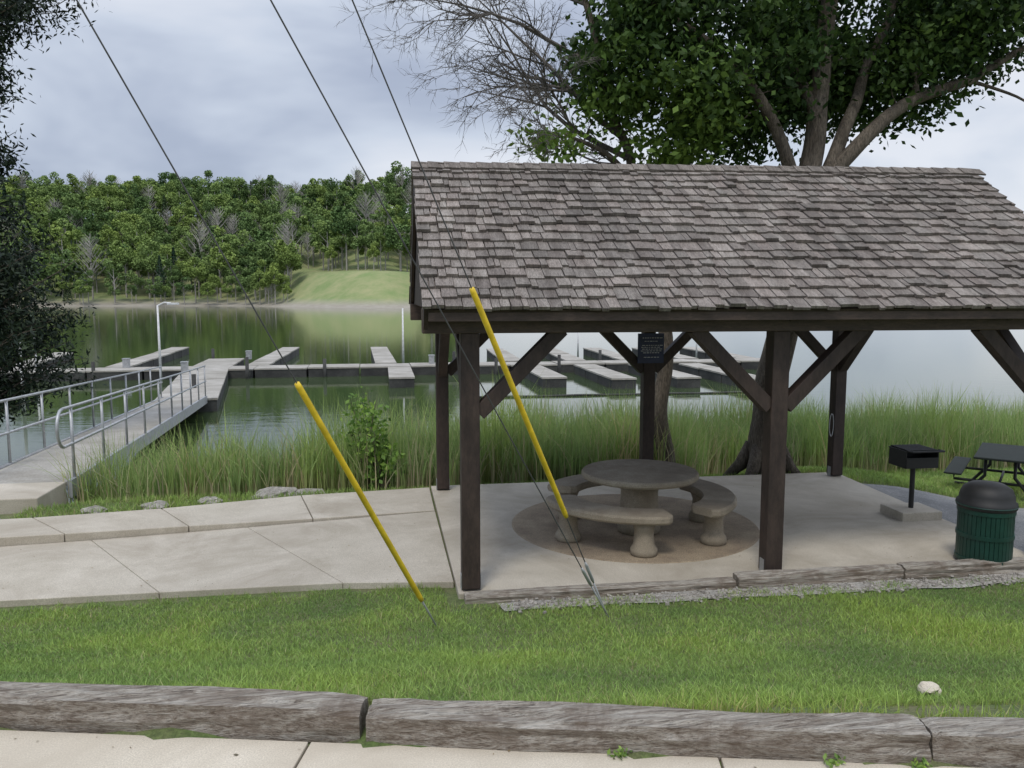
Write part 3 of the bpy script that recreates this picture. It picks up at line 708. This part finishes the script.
def shrub(x,y,r,h,nb=40):
    e=empty('shrub'); z0=H(x,y); mb=MB(); C=[];K=[]
    for k in range(nb):
        a=random.uniform(0,6.28); rr=r*random.random()**.6; q=random.uniform(.3,1); tip=Vector((x+rr*math.cos(a)*(1.15-.5*q),y+rr*math.sin(a),z0+h*q))
        mb.tube(curve_pts((x,y,z0),tip,4,.08,.03),[.012,.01,.008,.006,.004],5,False)
        g=rng.normal(size=(24,3))*.075; C.append(np.array(tip[:])+g); K.append(np.clip(.5+rng.normal(0,.25,24),0,1))
    mb.obj('stems',M['bark'],e); C=np.concatenate(C);K=np.concatenate(K)
    link(bpy.data.objects.new('foliage',fast_mesh('foliage',leaf_quads(C,.08,.6),4,np.c_[K,K*0,K],M['shrub'])),e)
shrub(-.35,11.9,.32,1.45,30); shrub(-.1,11.7,.3,.85,18)
# ---------------------------------------------------------------- distant forest (merged)
ft=empty('distant_forest')
def far_tree(kind):
    h=random.uniform(15,19)
    if kind=='con':
        n=900; z=rng.random(n)**1.3; R=(1-z)*3.0+.2; a=rng.uniform(0,6.28,n); r=R*rng.random(n)**.4
        P=np.c_[r*np.cos(a),r*np.sin(a),1.5+z*(h-2)]; k=rng.random(n)*.6
    else:
        P=[];k=[]; lo=random.choice([.25,.4,.5])
        for j in range(random.randint(12,17)):
            zz=random.uniform(lo,.93); R=4.3*math.sin(math.pi*min(1,(zz-.08)))**.6
            a=random.uniform(0,6.28); c=np.array([R*.72*math.cos(a),R*.72*math.sin(a),zz*h]); s=random.uniform(1.2,2.2)
            m=150; v=rng.normal(size=(m,3)); v/=np.linalg.norm(v,axis=1)[:,None]; v*=(rng.random((m,1))**.3)*s*np.array([1,1,.8])
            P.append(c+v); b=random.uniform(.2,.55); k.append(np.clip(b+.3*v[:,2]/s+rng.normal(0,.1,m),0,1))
        P=np.concatenate(P);k=np.concatenate(k)
    V=leaf_quads(P,.62,.8)
    mb=MB(); mb.tube([(0,0,-2),(0.1,0,h*.35),(0,.2,h*.8)],[.3,.24,.08],5,False)
    for j in range(6):
        a=random.uniform(0,6.28); z=h*random.uniform(.3,.6); mb.tube([(0,0,z),(2.5*math.cos(a),2.5*math.sin(a),z+3)],[.12,.04],3,False)
    tv=np.array([mb.v[i] for f in mb.f for i in f])
    return V,k,tv,kind
def bare_tree():
    mb=MB(); h=18; mb.tube([(0,0,-2),(.2,0,h*.5),(0,.1,h)],[.3,.22,.06],5,False)
    for j in range(80):
        a=random.uniform(0,6.28); z=h*random.uniform(.25,.95); L=(h-z)*.45+1; mb.tube([(0,0,z),(L*.6*math.cos(a),L*.6*math.sin(a),z+L*.5),(L*math.cos(a+.2),L*math.sin(a+.2),z+L*.95)],[.1,.06,.03],3,False)
    return np.array([mb.v[i] for f in mb.f for i in f])
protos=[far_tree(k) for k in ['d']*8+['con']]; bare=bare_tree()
LV=[];LC=[];CV=[];CC=[];TV=[]
def xf(V,x,y,z,s,sz,r):
    c,s_=math.cos(r),math.sin(r); return np.c_[(V[:,0]*c-V[:,1]*s_)*s+x,(V[:,0]*s_+V[:,1]*c)*s+y,V[:,2]*sz+z]
def put(p,x,y,z,s,sz,r,tone=None):
    V,k,tv,kind=p; tone=random.random() if tone is None else tone
    cc=np.c_[k,k*0,np.full(len(k),tone)]
    if kind=='con': CV.append(xf(V,x,y,z,s,sz,r)); CC.append(cc)
    else: LV.append(xf(V,x,y,z,s,sz,r)); LC.append(cc)
    TV.append(xf(tv,x,y,z,s,sz,r))
x=-215
while x<34:
    d=2.5
    while d<190:
        xx=x+random.uniform(-3,3); dd=d+random.uniform(-2.5,2.5); yy=Ysh(xx)+dd
        clear=(-35<xx<12 and dd<48)
        if xx>24 and random.random()<.4: clear=True
        if not clear:
            z=H(xx,yy); s=random.uniform(.7,1.3)
            if dd<12: s*=.72
            if dd<6 : s*=.75
            rr=random.uniform(0,6.28)
            if random.random()<(.12 if xx>-55 else .05): TV.append(xf(bare,xx,yy,z,s*.9,s*1.1,rr))
            else: put(random.choice(protos if random.random()<.4 else protos[:8]),xx,yy,z,s,s*random.uniform(.85,1.15),rr)
        d+=6.8 if d<60 else 9.5
    x+=6.6
for (xx,dd,s) in((-38,3,.75),(-41,5,.6),(-33.5,6,.35),(-20,44,.5),(-5,46,.5)):
    yy=Ysh(xx)+dd; put(protos[1],xx,yy,H(xx,yy),s,s*1.1,1,1.)
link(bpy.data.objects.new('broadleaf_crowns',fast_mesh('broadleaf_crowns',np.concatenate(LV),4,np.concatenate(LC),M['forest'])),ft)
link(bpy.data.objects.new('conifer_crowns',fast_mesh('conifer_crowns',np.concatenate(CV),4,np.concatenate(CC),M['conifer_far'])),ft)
TV=np.concatenate(TV); link(bpy.data.objects.new('trunks',fast_mesh('trunks',TV,4,np.ones((len(TV)//4,3)),M['bark_pale'])),ft)
# ---------------------------------------------------------------- world & sun
w=bpy.data.worlds.new('World'); scn.world=w; w.use_nodes=True; nt=w.node_tree; bg=nt.nodes['Background']
sky=N(nt,'ShaderNodeTexSky',sky_type='NISHITA'); sky.sun_disc=False
EL,AZ=math.radians(60),math.radians(205)
sky.sun_elevation=EL; sky.sun_rotation=AZ
tcn=N(nt,'ShaderNodeTexCoord'); mp=N(nt,'ShaderNodeMapping'); mp.inputs['Scale'].default_value=(1,1,2.6); mp.inputs['Location'].default_value=(.55,1.1,.2)
nt.links.new(tcn.outputs['Generated'],mp.inputs[0])
n1=noise_n(nt,mp.outputs[0],2.0,5,.5,.3)
sx=N(nt,'ShaderNodeSeparateXYZ'); nt.links.new(tcn.outputs['Generated'],sx.inputs[0])
mm=N(nt,'ShaderNodeMath',operation='MULTIPLY_ADD'); nt.links.new(sx.outputs[0],mm.inputs[0]); mm.inputs[1].default_value=.15; nt.links.new(n1,mm.inputs[2])
cl=ramp(nt,mm.outputs[0],[(.37,(3.3,3.8,5.0)),(.46,(4.3,4.85,6.1)),(.55,(6.1,6.7,7.8)),(.65,(7.9,8.2,8.9))])
zr=ramp(nt,sx.outputs[2],[(0.,.98),(.25,1.),(.4,1.05),(.9,2.25)])
c=mixc(nt,1.,cl,zr,'MULTIPLY')
c=mixc(nt,.88,sky.outputs[0],c); nt.links.new(c,bg.inputs[0]); bg.inputs[1].default_value=.105
sd=bpy.data.lights.new('sun','SUN'); sd.energy=1.5; sd.angle=math.radians(14); sd.color=(1,.94,.84)
so=bpy.data.objects.new('sun',sd); link(so)
dv=Vector((math.sin(AZ)*math.cos(EL),math.cos(AZ)*math.cos(EL),math.sin(EL))); so.rotation_euler=dv.to_track_quat('Z','Y').to_euler(); so.location=dv*50
cd=bpy.data.cameras.new('camera'); cd.sensor_width=36; cd.lens=812.6/1024*36; cd.clip_end=6000; cd.clip_start=.05
co=bpy.data.objects.new('camera',cd); link(co); co.location=(0,0,2.57); co.rotation_euler=(math.pi/2-.1089,0,-.1494); scn.camera=co
scn.view_settings.view_transform='Standard'; scn.view_settings.look='None'; scn.view_settings.exposure=0
